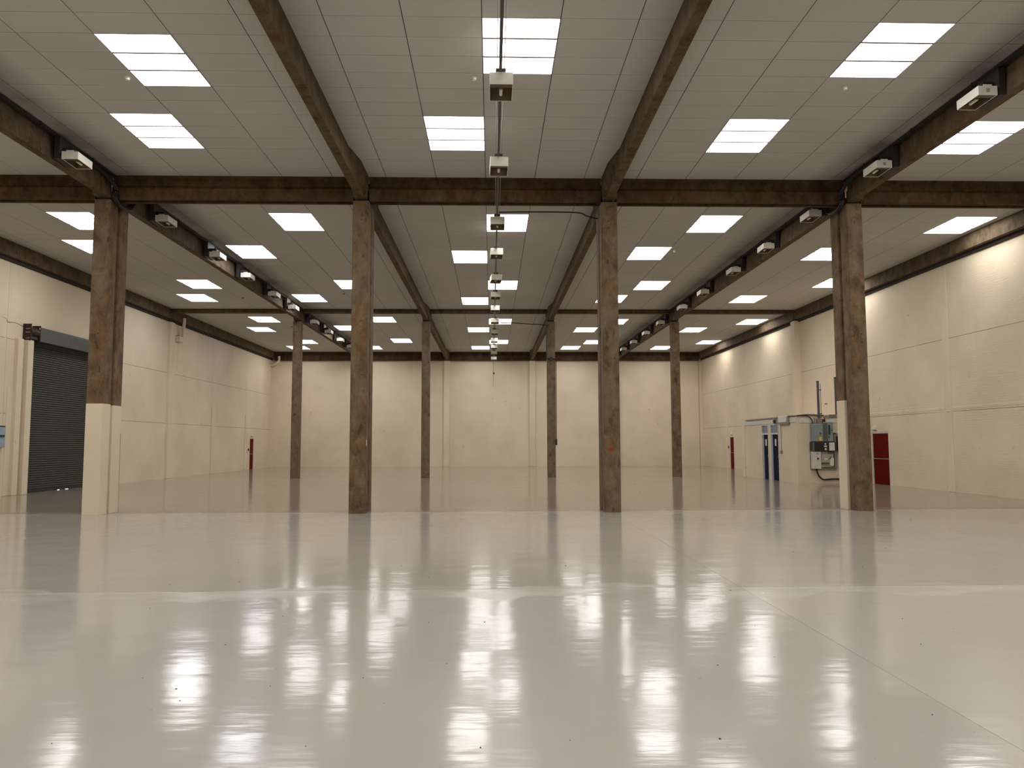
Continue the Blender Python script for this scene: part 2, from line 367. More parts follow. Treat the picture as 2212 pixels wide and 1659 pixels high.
# lit ceiling panels
BAYN = ['leftmost aisle', 'left inner aisle', 'middle aisle', 'right inner aisle', 'rightmost aisle']
SECN = {'front': 'before the near beam', 'middle': 'between the cross beams', 'far': 'past the far beam', 'rear': 'overhead'}
ORD = ['nearest', 'second', 'third', 'fourth', 'fifth', 'farthest']
cnt = {}
def make_light(x0, x1, k, label, grp, mats):
    y0 = Y0+k*DY; t = thing('ceiling_light', ((x0+x1)/2, y0+1.5*DY, ZC), label, 'ceiling light', grp)
    w = (x1-x0)/2; h = 1.5*DY; e = .012
    fr = MB()
    for a in ((-w+.004, -w+e, -h+.003, h-.003), (w-e, w-.004, -h+.003, h-.003), (-w+e, w-e, -h+.003, -h+e), (-w+e, w-e, h-e, h-.003)):
        fr.box(a[0]+t.location.x, a[1]+t.location.x, a[2]+t.location.y, a[3]+t.location.y, ZC-.008, ZC+.011)
    fr.build('frame', FRAME, t)
    for q in range(3):
        a = y0+q*DY+(.012 if q == 0 else .011); b_ = y0+(q+1)*DY-(.012 if q == 2 else .011)
        d = MB(); d.box(x0+e, x1-e, a, b_, ZC-.001, ZC+.008, 0)
        o = d.build('diffuser', [FRAME, mats[q]], t)
        for p in o.data.polygons:
            if p.normal.z < -.5: p.material_index = 1
    for q in (1, 2):
        MB().box(x0+e, x1-e, y0+q*DY-.021, y0+q*DY+.021, ZC-.012, ZC+.008).build('bar', PBAR, t)
    return t
for s_, bay, xi, k, m in sorted(LT, key=lambda a: (a[0], a[1], a[3])):
    key = (s_, bay); n = cnt.get(key, 0); cnt[key] = n+1; tot = sum(1 for q in LT if (q[0], q[1]) == key)
    o_ = ORD[n] if tot > 2 else ('nearer' if n == 0 else 'farther')
    if n == tot-1 and tot > 2: o_ = 'farthest'
    adj = 'bluish ' if m == 'B' else 'bright '
    lab = adj+'three-pane ceiling light, %s in the %s %s' % (o_, BAYN[bay], SECN[s_])
    mm = {'W': (E_W, E_N, E_N), 'C': (E_C, E_C, E_C), 'B': (E_B, E_B, E_B)}.get(m, (E_N, E_N, E_N))
    js = bays[bay]; make_light(js[xi], js[xi+1], k, lab, 'lit ceiling panels', mm)

# ---------------------------------------------------------------- walls
ZW = 7.60
def wall_panels(parent, xface, sgn, ylist, zlist, mat, skip=(), thick=.03):
    for i in range(len(ylist)-1):
        for j in range(len(zlist)-1):
            y0, y1, z0, z1 = ylist[i], ylist[i+1], zlist[j], zlist[j+1]
            b = MB(); rects = [(y0+.006, y1-.006, z0+(.006 if j else 0), z1-(.006 if j < len(zlist)-2 else 0))]
            for (sy0, sy1, sz0, sz1) in skip:
                out = []
                for (a, b2, c, d) in rects:
                    if sy1 <= a or sy0 >= b2 or sz1 <= c or sz0 >= d: out.append((a, b2, c, d)); continue
                    if sy0 > a: out.append((a, sy0, c, d))
                    if sy1 < b2: out.append((sy1, b2, c, d))
                    if sz1 < d: out.append((max(a, sy0), min(b2, sy1), sz1, d))
                    if sz0 > c: out.append((max(a, sy0), min(b2, sy1), c, sz0))
                rects = out
            for (a, b2, c, d) in rects: b.box(min(xface, xface-sgn*thick), max(xface, xface-sgn*thick), a, b2, c, d)
            if rects: b.build('wall_panel', mat, parent)
# sgn = +1: wall at +x (face looks to -x) -> panel body lies at +x side
LS = [(SHUT_Y[0], SHUT_Y[1], 0, 5.22), (31.45, 32.36, 0, 2.10), (49.42, 50.28, 0, 2.03)]
RS = [(28.55, 29.86, 0, 2.04), (47.08, 47.90, 0, 2.03)]
zl = [0, 2.66, 5.10, ZW]
yl = [YB, -12.0, -5.9, .2, 6.3, 12.4, 18.5, 24.6, 30.7, 36.9, 42.6, 48.5, YF]
def holes_box(b, x0, x1, holes):
    """slab in the yz plane with rectangular door openings starting at the floor"""
    hs = sorted(holes); y = YB-.5
    for (a, c, z0, z1) in hs:
        b.box(x0, x1, y, a, -.3, ZC+.25); b.box(x0, x1, a, c, z1, ZC+.25); y = c
    b.box(x0, x1, y, YF+.5, -.3, ZC+.25)
b = MB(); holes_box(b, XL-.35, XL-.031, [LS[0]]); wl_o = struct(b.build('wall_left', WJOINT))
wall_panels(wl_o, XL, -1, yl, zl, WALL, LS)
b = MB(); holes_box(b, XR+.031, XR+.35, []); wr_o = struct(b.build('wall_right', WJOINT))
wall_panels(wr_o, XR, 1, yl, zl, WALLR, RS)
b = MB(); b.box(XL-.35, XR+.35, YF+.031, YF+.35, -.3, ZC+.25); wf_o = struct(b.build('wall_back', WJOINT))
xb = [XL, CX[0], CX[1], CX[2], CX[3], XR]
for i in range(5):
    for z0, z1 in ((0, 3.76), (3.764, 8.0)): MB().box(xb[i]+.002, xb[i+1]-.002, YF, YF+.030, z0, z1).build('wall_panel', WALLB, wf_o)
b = MB(); b.box(XL-.35, XR+.35, YB-.35, YB, -.3, ZC+.25); struct(b.build('wall_rear', WALL))
MB().box(XL-12, XL-.36, 15, 45, -.06, -.02).build('outdoor_apron', APRON); tag(bpy.data.objects['outdoor_apron'], kind='structure')
# wall piers, ledges
def pier(parent, sgn, xf, y0, y1, z0, z1, d, mat=PILA, name='wall_pier'):
    MB().box(min(xf, xf-sgn*d), max(xf, xf-sgn*d), y0, y1, z0, z1).build(name, mat, parent, bevel=.008)
pier(wl_o, -1, XL, 36.75, 37.2, 0, ZW, .14); pier(wl_o, -1, XL, 24.52, 24.62, 0, ZW, .02)
pier(wl_o, -1, XL, 42.55, 43.0, 0, 3.69, .10); pier(wl_o, -1, XL, 42.62, 42.68, 3.7, ZW, .02); pier(wl_o, -1, XL, 48.35, 48.6, 0, 3.5, .06)
pier(wl_o, -1, XL, 24.75, 25.12, 0, 3.55, .05)
pier(wl_o, -1, XL, 25.02, 25.30, 0, 5.16, .16); pier(wl_o, -1, XL, 25.42, 25.72, 0, 5.16, .24)     # stepped shutter jamb
pier(wl_o, -1, XL, 30.62, 31.0, 0, 5.16, .18)
pier(wr_o, 1, XR, 36.5, 36.95, 0, ZW+.06, .30); pier(wr_o, 1, XR, 24.48, 24.86, 0, 7.5, .045)
pier(wr_o, 1, XR, 42.45, 42.62, 0, 7.5, .02); pier(wr_o, 1, XR, 48.2, 48.5, 0, 3.5, .06); pier(wr_o, 1, XR, 30.55, 30.85, 2.8, 7.5, .05)
for y0, y1 in ((18.6, 24.46), (24.88, 30.5)):
    MB().prism([(XR, 2.70), (XR-.035, 2.73), (XR-.035, 2.80), (XR, 2.84)], 'y', y0, y1).build('wall_ledge', WALLR, wr_o)
    MB().prism([(XR, 5.12), (XR-.02, 5.14), (XR-.02, 5.20), (XR, 5.24)], 'y', y0, y1).build('wall_ledge', WALLR, wr_o)
for x in (CX[1]-.02, CX[2]+.02):
    MB().box(x-.2, x+.2, YF-.14, YF, 0, 7.58).build('wall_pier', PILA, wf_o, bevel=.008)
for x in (CX[0], CX[3]): MB().box(x-.2, x+.2, YF-.14, YF, 0, 7.58).build('wall_pier', PILA, wf_o, bevel=.008)
MB().box(XL, XL+.5, YF-.05, YF, 0, 7.58).build('wall_pier', PILA, wf_o)
MB().box(XR-.28, XR-.25, YF-.02, YF, 0, 7.58).build('wall_seam', WJOINT, wf_o)

# ---------------------------------------------------------------- perimeter beams (a dark gap runs under them)
def bolt_holes(parent, sgn, x, ys_, zs, r=.017):
    b = MB()
    for y in ys_:
        for z in zs: b.cyl((x-.002 if sgn > 0 else x-.001, y, z), 'x', r, .003, 8)
    o = b.build('bolt_holes', JOINT, parent); tag(o, kind='stuff')
spans = [(-.1, 18.1, 'front'), (18.3, 36.55, 'middle'), (36.6, 53.9, 'far')]
for side, xf, s in (('left', XL, 1), ('right', XR, -1)):
    for (y0, y1, nm) in spans:
        x0, x1 = sorted((xf-s*.02, xf+s*.27))
        t = thing('wall_beam', (xf+s*.12, (y0+y1)/2, 7.7), 'brown concrete edge beam along the %s wall above the %s stretch, at the ceiling' % (side, {'front': 'near', 'middle': 'middle', 'far': 'farthest'}[nm]), 'beam', 'edge beams on the side walls')
        b = MB(); b.prism([(x0, 7.72), (x1, 7.72), (x1, ZC), (x0, ZC)], 'y', y0, y1); b.build('beam_body', CONCL, t, bevel=.012)
        MB().box(min(xf-s*.02, xf+s*.10), max(xf-s*.02, xf+s*.10), y0, y1, 7.605, 7.72).build('open_joint', JOINT, t)
        bolt_holes(t, 1 if s > 0 else -1, xf+s*.2705, [y0+.9+i*1.22 for i in range(int((y1-y0-1)/1.22))], (8.02,))
for i in range(5):
    x0, x1 = xb[i]+.12, xb[i+1]-.12
    if i == 0: x0 = XL+.28
    if i == 4: x1 = XR-.28
    nm = ['leftmost', 'second from left', 'middle', 'second from right', 'rightmost'][i]
    t = thing('back_beam', ((x0+x1)/2, YF-.1, 7.6), 'dark brown concrete beam over the back wall, %s span' % nm, 'beam', 'beams over the back wall')
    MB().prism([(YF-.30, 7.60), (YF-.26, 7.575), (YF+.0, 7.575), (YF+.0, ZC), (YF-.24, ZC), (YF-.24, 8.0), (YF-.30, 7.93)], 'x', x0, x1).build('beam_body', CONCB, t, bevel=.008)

# ---------------------------------------------------------------- columns
def chamf(x0, x1, y0, y1, c=.018):
    return [(x0+c, y0), (x1-c, y0), (x1, y0+c), (x1, y1-c), (x1-c, y1), (x0+c, y1), (x0, y1-c), (x0, y0+c)]
W2 = .195
names = ['leftmost', 'second from left', 'third from left', 'rightmost']
for i, x in enumerate(CX):
    for half, (y0, y1) in (('front', (R1, R1+.385)), ('rear', (R1+.525, R1+.925))):
        painted = (i == 0) or (i == 3 and half == 'rear')
        extra = {0: 'cream paint on its lower third', 1: 'bare brown from top to floor', 2: 'bare and blotchy brown', 3: 'bare brown beside the red door' if half == 'front' else 'cream paint on its lower third'}[i]
        t = thing('concrete_column', (x, (y0+y1)/2, 0), '%s concrete column of the near row, %s half of the twin, %s' % (names[i], half, extra), 'column', 'twin columns of the near row')
        zt = 7.575
        zp = (2.62 if half == 'front' else 2.60) if i == 0 else 2.70
        if painted:
            MB().prism(chamf(x-W2, x+W2, y0, y1), 'z', zp, zt).build('shaft', CONC, t)
            o = MB().prism(chamf(x-W2-.004, x+W2+.004, y0-.004, y1+.004), 'z', 0, zp).build('painted_base', PILA, t); o['label'] = 'cream painted lower part'
        else: MB().prism(chamf(x-W2, x+W2, y0, y1), 'z', 0, zt).build('shaft', CONC, t)
        MB().box(x-.15, x+.15, y0+.04, y1-.04, zt, 7.63).build('bearing_pad', JOINT, t)
        b = MB()
        for z in (7.1, 4.3, 2.9+.4*i): b.cyl((x+random.uniform(-.05, .08), y0-.0015, z), 'y', .016, .003, 8)
        tag(b.build('bolt_holes', JOINT, t), kind='stuff')
    # painted red dot on the third front column, pale tag on the second
for i, x in enumerate(CX):
    desc = ['mottled grey-brown, pitted near its foot', 'plain grey-brown', 'with a black cable down its side', 'dark brown, in front of the right red door'][i]
    t = thing('concrete_column', (x, R2+.2, 0), '%s slim concrete column of the far row, %s' % (names[i], desc), 'column', 'single columns of the far row')
    dx = .0
    MB().prism(chamf(x-W2+dx, x+W2+dx, R2, R2+.40), 'z', 0, 7.575).build('shaft', CONC2 if i < 3 else CONC, t)
    MB().box(x-.15, x+.15, R2+.05, R2+.35, 7.575, 7.63).build('bearing_pad', JOINT, t)
    MB().cyl((x, R2-.0015, 7.05), 'y', .03, .003, 8).build('bolt_hole', JOINT, t)
o = MB().cyl((CX[2]-.02, R1-.008, 1.51), 'y', .045, .006, 14).build('painted_dot', plain('red_marker_paint', (.35, .02, .01), .5)); tag(o, 'small red round mark on the third near column from left', 'mark')
o = MB().box(CX[1]+.197, CX[1]+.203, R1+.03, R1+.09, 1.60, 1.74).build('column_tag', PAPER); tag(o, 'small pale tag stuck on the second near column from left', 'tag')

# ---------------------------------------------------------------- cross beams
segs = [(XL+.28, CX[0]-W2), (CX[0]+W2, CX[1]-W2), (CX[1]+W2, CX[2]-W2), (CX[2]+W2, CX[3]-W2), (CX[3]+W2, XR-.28)]
pn = ['leftmost', 'second from left', 'middle', 'second from right', 'rightmost']
for i, (x0, x1) in enumerate(segs):
    a = R1+.05
    for half, yy, s in (('front', a, 1), ('rear', a+.38, -1)):
        t = thing('cross_beam', ((x0+x1)/2, yy, 7.6), '%s span of the near cross beam, %s leaf of the pair, dark rust-brown concrete' % (pn[i], half), 'beam', 'near cross beams')
        th = .115
        prof = [(0, 7.625), (.02, 7.60), (th, 7.60), (th, ZC), (.0, ZC), (.0, 8.155), (.075, 8.12), (.075, 7.955), (0, 7.875)]
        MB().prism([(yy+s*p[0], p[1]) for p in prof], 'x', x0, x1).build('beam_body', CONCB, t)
        if half == 'front':
            MB().box(x0, x0+.09, yy+th, yy+.265, 7.62, ZC-.01).build('end_block', CONCB, t)
            MB().box(x1-.09, x1, yy+th, yy+.265, 7.62, ZC-.01).build('end_block', CONCB, t)
segs2 = [(XL+.28, CX[0]-.11), (CX[0]+.3, CX[1]-.11), (CX[1]+.11, CX[2]-.11), (CX[2]+.11, CX[3]-.25), (CX[3]+.11, XR-.28)]
for i, (x0, x1) in enumerate(segs2):
    t = thing('cross_beam', ((x0+x1)/2, R2+.2, 8.0), '%s span of the far shallow cross beam, thin brown concrete strip' % pn[i], 'beam', 'far cross beams')
    MB().prism([(R2+.06, 8.0), (R2+.34, 8.0), (R2+.34, ZC), (R2+.09, ZC), (R2+.09, 8.155), (R2+.06, 8.145)], 'x', x0, x1).build('beam_body', CONCL, t)

# ---------------------------------------------------------------- long beams with splayed ends
ZB = 7.625
def long_beam(i, y0, y1, nm, haunch=(True, True)):
    x = BX[i]; hw = .098; outer = i in (0, 3)
    t = thing('long_beam', (x, (y0+y1)/2, ZB), '%s lengthwise brown concrete beam, %s' % (names[i], nm), 'beam', 'lengthwise beams')
    b = MB(); b.prism([(x-hw, ZB+.012), (x-hw+.012, ZB), (x+hw-.012, ZB), (x+hw, ZB+.012), (x+hw, ZB+.06), (x+.050, ZC), (x-.050, ZC), (x-hw, ZB+.06)], 'y', y0, y1)
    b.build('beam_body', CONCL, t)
    xc = CX[i]
    for s, on in ((1, haunch[0]), (-1, haunch[1])):
        if not on: continue
        ye = y0 if s == 1 else y1
        # end block as wide as the column
        MB().box(xc-.165, xc+.165, min(ye, ye+s*.22), max(ye, ye+s*.22), 7.635, 7.90).build('end_block', CONCL, t, bevel=.01)
        if not outer:
            for q in (-1, 1):
                xs_ = x+q*.046; xb_ = x+q*.088; xo = x+q*.180
                A = (xs_, ye+s*2.0, ZC); B = (xb_, ye+s*.15, 7.72); D = (xo, ye+s*1.05, ZC); D2 = (xo, ye+s*1.05, 8.03)
                Ee = (xo, ye, ZC); Fe = (xo, ye, 7.86); G = (xs_, ye, ZC); H = (xb_, ye, 7.70); A2 = (xs_, ye+s*2.0, ZC-.04)
                MB().poly([A, A2, D, D2, Ee, Fe, G, H, B], [(0, 2, 3, 1), (2, 4, 5, 3), (1, 3, 5, 7, 8), (4, 6, 7, 5), (0, 6, 4, 2), (0, 1, 8, 7, 6)]).build('end_splay', CONCL, t)
    for s in (-1, 1):
        b = MB()
        for k in range(int((y1-y0-3)/1.22)): b.cyl((x+s*.069-.004, y0+1.7+k*1.22, 8.00+.02*(k % 2)), 'x', .015, .008, 8)
        tag(b.build('bolt_holes', JOINT, t), kind='stuff')
for i in range(4):
    long_beam(i, -.2, R1+.05, 'nearest span running from overhead to the near columns', (False, True))
    long_beam(i, R1+.54, R2+.19, 'middle span between the near and far columns')
    long_beam(i, R2+.21, YF-.30, 'farthest span ending at the back wall')
# ---------------------------------------------------------------- trays and cables beside the outer long beams
def tube_thing(name, pts, r, mat, label, cat, n=8, grp=None):
    o = MB().tube(pts, r, n).build(name, mat); return tag(o, label, cat, grp)
for s, x, nm in ((1, BX[0]+.098, 'left'), (-1, BX[3]-.098, 'right')):
    for (y0, y1, zn) in ((0, R1+.0, 'near'), (R1+.68, R2, 'middle'), (R2+.42, YF-.32, 'far')):
        t = thing('cable_tray', (x+s*.05, (y0+y1)/2, 8.14), 'black cable tray tucked above the %s line of floodlights, %s stretch' % (nm, zn), 'cable tray', 'cable trays by the outer beams')
        MB().box(min(x+s*.003, x+s*.10), max(x+s*.003, x+s*.10), y0, y1, 8.115, 8.17).build('tray', DMET, t)
        for k in range(int((y1-y0)/2.0)):
            yy = y0+1+k*2.0; MB().box(min(x+s*.003, x+s*.11), max(x+s*.003, x+s*.11), yy, yy+.03, 8.10, ZC-.002).build('strap', DMET, t)
    X0 = CX[0]+W2 if s == 1 else CX[3]-W2
    pts = bez([(x+s*.06, R1-1.6, 8.10), (X0+s*.09, R1-.5, 8.04), (X0+s*.12, R1-.04, 7.85), (X0+s*.10, R1-.02, 7.62), (X0+s*.09, R1+.25, 7.50), (X0+s*.07, R1+.8, 7.60), (x+s*.06, R1+1.2, 8.10)], 6)
    b = MB(); b.tube(pts, .045, 8)
    b.tube([Vector(p)+Vector((s*.05, 0, -.02)) for p in pts], .03, 8)
    o = b.build('cable_bundle', CABLE); tag(o, 'black cable bundle looping round the head of the %s near column' % ('leftmost' if s == 1 else 'rightmost'), 'cable', 'cable bundles at the outer near columns')

# ---------------------------------------------------------------- floodlights (white box housings)
def flood_parts(t, loc, var=0, W=.17, H=.165):
    x, y, z = loc; Ln = .30        # half width, half length, height; z = underside
    b = MB(); th = .012
    b.box(x-W, x+W, y-Ln, y-Ln+th, z, z+H); b.box(x-W, x+W, y+Ln-th, y+Ln, z, z+H)
    b.box(x-W, x-W+th, y-Ln+th, y+Ln-th, z, z+H); b.box(x+W-th, x+W, y-Ln+th, y+Ln-th, z, z+H)
    b.box(x-W+th, x+W-th, y-Ln+th, y+Ln-th, z+H-th, z+H)
    b.build('housing', WMET, t, bevel=.004)
    r = MB()  # pressed reflector
    r.poly([(x-W+.02, y-Ln+.16, z+.004), (x+W-.02, y-Ln+.16, z+.004), (x+W-.02, y+Ln-.02, z+.004), (x-W+.02, y+Ln-.02, z+.004),
            (x-W+.06, y-Ln+.20, z+.12), (x+W-.06, y-Ln+.20, z+.12), (x+W-.06, y+Ln-.06, z+.12), (x-W+.06, y+Ln-.06, z+.12)],
           [(0, 1, 5, 4), (1, 2, 6, 5), (2, 3, 7, 6), (3, 0, 4, 7), (4, 5, 6, 7)])
    r.box(x-W+.012, x+W-.012, y-Ln+.012, y-Ln+.16, z+.012, z+.02)
    r.build('reflector', BRONZE, t)
    MB().cyl((x, y-.02, z+.06), 'y', .028, .20, 10).build('lamp', LAMP, t)
    MB().box(x-.03, x+.03, y-Ln-.004, y-Ln, z+.05, z+.115).build('rating_plate', plain('dull_plate', (.34, .33, .28), .6) if 'dull_plate' not in MATS else MATS['dull_plate'], t) if var else None
    MB().box(x-.075, x+.075, y-Ln-.001, y-Ln+.012, z+H-.001, z+H+(.024 if W < .18 else .006)).build('mounting_lug', WMET, t)
def flood(loc, label, grp, hang='ceiling', side=0, tilt=0.0, yaw=0.0, var=0):
    x, y, z = loc
    t = thing('floodlight', (0, 0, 0), label, 'floodlight', grp)
    if hang == 'ceiling': flood_parts(t, (0, 0, 0), var)
    else: flood_parts(t, (0, 0, 0), var, .187, .195)
    b = MB()
    if hang == 'ceiling':
        b.box(-.12, .12, -.20, -.17, .165, .20); b.box(-.12, .12, .17, .20, .165, .20)
        # dark arm up to the tray and back to the beam
        b.box(*(sorted((side*.02, side*.33))), -.16, -.10, .20, .30); b.box(*(sorted((side*.02, side*.33))), .12, .18, .20, .30)
        b.box(*(sorted((side*.22, side*.33))), -.28, .28, .02, .50); b.box(-.03, .03, -.19, .20, .20, .26)
    else:
        b.box(-.085, .085, -.28, -.25, .1955, .2015); b.box(-.085, .085, .20, .23, .1955, .2015)
    b.build('bracket', DMET, t)
    t.location = (x, y, z); t.rotation_euler = (tilt, 0, yaw); return t
LY = [15.53, 19.93, 23.78, 26.77, 30.1, 33.1, 37.1, 40.4, 43.54, 46.6, 49.8]
RY = [8.9, 12.25, 15.66, 19.15, 22.45, 25.59, 29.42, 32.75, 37.1, 40.67, 44.3, 47.74, 50.9]
CY = [8.28, 11.40, 14.9, 18.95, 22.1, 25.6, 28.6, 31.5, 34.7, 38.3, 41.4, 44.2, 47.2, 50.4]
num = ['first', 'second', 'third', 'fourth', 'fifth', 'sixth', 'seventh', 'eighth', 'ninth', 'tenth', 'eleventh', 'twelfth', 'thirteenth', 'fourteenth']
for i, y in enumerate(LY):
    flood((-8.67, y+.30, 7.60), 'white box floodlight beside the leftmost lengthwise beam, %s from the viewer' % num[i], 'floodlights along the left beam', 'ceiling', -1, 0, 0 if i % 3 else .03)
for i, y in enumerate(RY):
    if y < 10: continue
    flood((8.67, y+.30, 7.59), 'white box floodlight beside the rightmost lengthwise beam, %s from the viewer' % num[i-1], 'floodlights along the right beam', 'ceiling', 1, 0, 0 if i % 4 else -.03, 1 if i < 3 else 0)
for i, y in enumerate(CY):
    lab = 'white box floodlight hanging under the middle trunking, %s from the viewer' % num[i]
    flood((.30, y+.30, 7.275), lab, 'floodlights under the middle trunking', 'trunk', 0, 0, .10 if i == 5 else (.0 if i % 2 else .02))
t = thing('trunking', (.29, 27, 7.5), 'dark trunking run carrying the floodlights down the middle aisle', 'trunking')
MB().box(.265, .315, 4, 51, 7.478, 7.535).build('rail', TRUNK, t)
b = MB(); b.tube([(.235, 4, 7.53), (.240, 17.9, 7.53), (.235, 51, 7.53)], .006, 6); b.tube([(.352, 4, 7.53), (.350, 17.9, 7.53), (.350, 51, 7.53)], .006, 6); b.build('side_wire', GALV, t)
for y in [5.4+k*3.05 for k in range(15)]:
    MB().cyl((.29, y, 7.53), 'z', .007, ZC-7.53, 6).build('hanger_rod', DMET, t)
for y in CY:
    MB().box(.215, .375, y+.02, y+.10, 7.4775, 7.545).build('saddle_clamp', DMET, t)
# branch cables from the trunking to the columns
tube_thing('cable', bez([(.33, 18.6, 7.47), (1.2, 18.6, 7.485), (2.30, 18.62, 7.48), (2.55, 18.66, 7.41), (2.78, 18.70, 7.36), (2.86, 18.72, 7.36)], 5), .018, CABLE, 'black cable slung from the trunking to the third near column', 'cable')
tube_thing('cable', bez([(.33, 36.3, 7.92-.45), (1.1, 36.3, 7.50), (2.0, 36.3, 7.44), (2.79, 36.3, 7.40), (2.82, 36.3, 7.30)], 6)+[Vector((2.82, 36.32, 6.5)), Vector((2.82, 36.32, 5.80)), Vector((2.83, 36.31, 5.735)), Vector((3.05, 36.31, 5.735)), Vector((3.27, 36.31, 5.735)), Vector((3.275, 36.32, 5.6)), Vector((3.27, 36.34, 1.75))],
           .020, CABLE, 'black cable running down and around the third far column', 'cable')
o = MB().cyl((3.055, 36.245, 5.735), 'y', .085, .10, 14).build('junction_box', BLACK); tag(o, 'round black junction box on the third far column', 'junction box')
o = MB().box(3.24, 3.31, 36.28, 36.36, 1.55, 1.85).build('socket_box', BLACK, bevel=.01); tag(o, 'small black socket at the cable end on the third far column', 'socket')

# ---------------------------------------------------------------- detectors on the ceiling
def detector(x, y, label, dark=False):
    t = thing('smoke_detector', (x, y, ZC-.002), label, 'smoke detector', 'ceiling detectors')
    MB().cyl((x, y, ZC-.022), 'z', .058, .020, 18).build('base', WMET if not dark else GALV, t)
    MB().cyl((x, y, ZC-.060), 'z', .036, .038, 14).build('sensor', LAMP if not dark else GALV, t)
for x, y, l, d in ((-6.34, 13.12, 'white round detector beside the nearest light of the second aisle from left', 0), (-.16, 12.99, 'white round detector left of the nearest middle light', 0), (6.67, 13.22, 'white round detector below the nearest light of the second aisle from right', 0),
                   (6.39, 25.05, 'small white detector beside the second light past the near beam, right aisle', 0), (-11.0, 33.6, 'small grey detector right of the leftmost aisle lights', 1), (-11.0, 41.9, 'small grey detector right of the bluish ceiling light', 1), (-6.3, 32.6, 'small grey detector in the second aisle from left', 1)):
    detector(x, y, l, d)

# ---------------------------------------------------------------- roller shutter in the left wall
t = struct(thing('door_1', (XL, 28.2, 0), None, None)); t['label'] = 'large dark grey-green roller shutter door in the left wall'
sl = MB(); P_ = .0785
sl.prism([(XL-.115, 0), (XL-.10, .006), (XL-.088, .035), (XL-.092, .058), (XL-.116, P_-.016), (XL-.118, P_-.016), (XL-.118, 0)], 'y', SHUT_Y[0]+.02, SHUT_Y[1]-.02)
slm = sl.mesh('slat', SHUT)
for k in range(65):
    o = bpy.data.objects.new('slat', slm); C.objects.link(o); o.parent = t; o.matrix_parent_inverse = Matrix.Translation(t.location).inverted(); o.location = (0, 0, .115+k*P_)
MB().box(XL-.13, XL-.118, SHUT_Y[0]+.02, SHUT_Y[1]-.02, .10, 5.22).build('curtain_back', SHUTD, t)
for (a, c) in ((SHUT_Y[0]+.02, 28.04), (28.27, 28.55), (28.83, SHUT_Y[1]-.02)):
    MB().box(XL-.13, XL-.085, a, c, 0.0, .115).build('bottom_rail', SHUTD, t)
for (a, c) in ((28.04, 28.27), (28.55, 28.83)): MB().box(XL-.13, XL-.085, a, c, .013, .115).build('bottom_rail', SHUTD, t)
MB().box(XL-.13, XL-.02, SHUT_Y[0], SHUT_Y[0]+.07, 0, 5.2).build('guide', SHUTD, t); MB().box(XL-.13, XL-.02, SHUT_Y[1]-.07, SHUT_Y[1], 0, 5.2).build('guide', SHUTD, t)
hd = thing('shutter_hood', (XL, 28.4, 5.2), 'grey-green boxed hood above the roller shutter', 'hood')
MB().prism([(XL, 5.17), (XL+.27, 5.17), (XL+.27, 5.64), (XL+.24, 5.67), (XL, 5.67)], 'y', 25.98, SHUT_Y[1]+.15).build('casing', HOOD, hd, bevel=.006)
MB().box(XL+.02, XL+.10, 26.0, SHUT_Y[1]+.15, 5.08, 5.17).build('lintel_seal', SHUTD, hd)
mo = thing('shutter_motor', (XL+.15, 25.7, 5.2), 'dark rusty shutter motor at the near end of the hood', 'motor')
MB().box(XL, XL+.30, 25.42, 25.46, 5.14, 5.70).build('end_plate', RUST, mo, bevel=.005); MB().box(XL, XL+.30, 25.93, 25.97, 5.14, 5.70).build('end_plate', RUST, mo)
MB().cyl((XL+.15, 25.46, 5.44), 'y', .17, .47, 16).build('drum', RUST, mo)
MB().box(XL+.05, XL+.27, 25.50, 25.86, 5.19, 5.29).build('gearbox', DMET, mo, bevel=.01)
for z in (5.52, 5.40, 5.20): MB().box(XL+.13, XL+.275, 25.40, 25.418, z, z+.022).build('cooling_fin', GALV, mo)
o = MB().cyl((XL+.28, 25.94, 5.60), 'x', .03, .02, 12).build('limit_knob', LAMP, mo)
# steel door left of the shutter edge (mostly behind the first column)
d = struct(thing('door_2', (XL, 31.9, 0), None, None)); d['label'] = 'cream side door with a dark edge just past the leftmost near column'
MB().box(XL-.10, XL-.04, 31.50, 32.31, .01, 2.05).build('leaf', PILA, d); MB().box(XL-.06, XL+.02, 32.31, 32.36, 0, 2.10).build('frame', GREYD, d); MB().box(XL-.06, XL+.01, 31.45, 31.50, 0, 2.10).build('frame', WHITE, d); MB().box(XL-.06, XL+.01, 31.50, 32.31, 2.05, 2.10).build('frame', WHITE, d)
MB().box(XL-.04, XL-.02, 31.58, 31.70, 1.0, 1.04).build('handle', GALV, d)

def red_door(nm, s, xf, y0, y1, h, lab):
    d = struct(thing(nm, (xf, (y0+y1)/2, 0), None, None)); d['label'] = lab
    def bx(a, c): return sorted((xf+s*a, xf+s*c))
    X = bx(.01, .05); leaf = MB().box(X[0], X[1], y0+.05, y1-.05, .008, h-.05).build('leaf', RED, d)
    X = bx(-.02, .07)
    for a in ((y0, y0+.05, 0, h), (y1-.05, y1, 0, h), (y0+.05, y1-.05, h-.05, h)): MB().box(X[0], X[1], *a).build('frame', WHITE, d)
    X = bx(-.035, -.015); MB().box(X[0], X[1], y0+.10, y1-.10, .985, 1.02).build('push_bar', GALV, leaf)
    for yy in (y0+.12, y1-.12):
        X = bx(-.025, .012); MB().box(X[0], X[1], yy-.02, yy+.02, .97, 1.035).build('bar_bracket', GALV, leaf)
    return d
red_door('door_3', 1, XR, 28.55, 29.86, 2.04, 'red fire exit door in the right wall behind the rightmost near column')
red_door('door_4', 1, XR, 47.08, 47.90, 2.03, 'narrow-looking red door at the far end of the right wall')
red_door('door_5', -1, XL, 49.42, 50.28, 2.03, 'red door at the far end of the left wall')
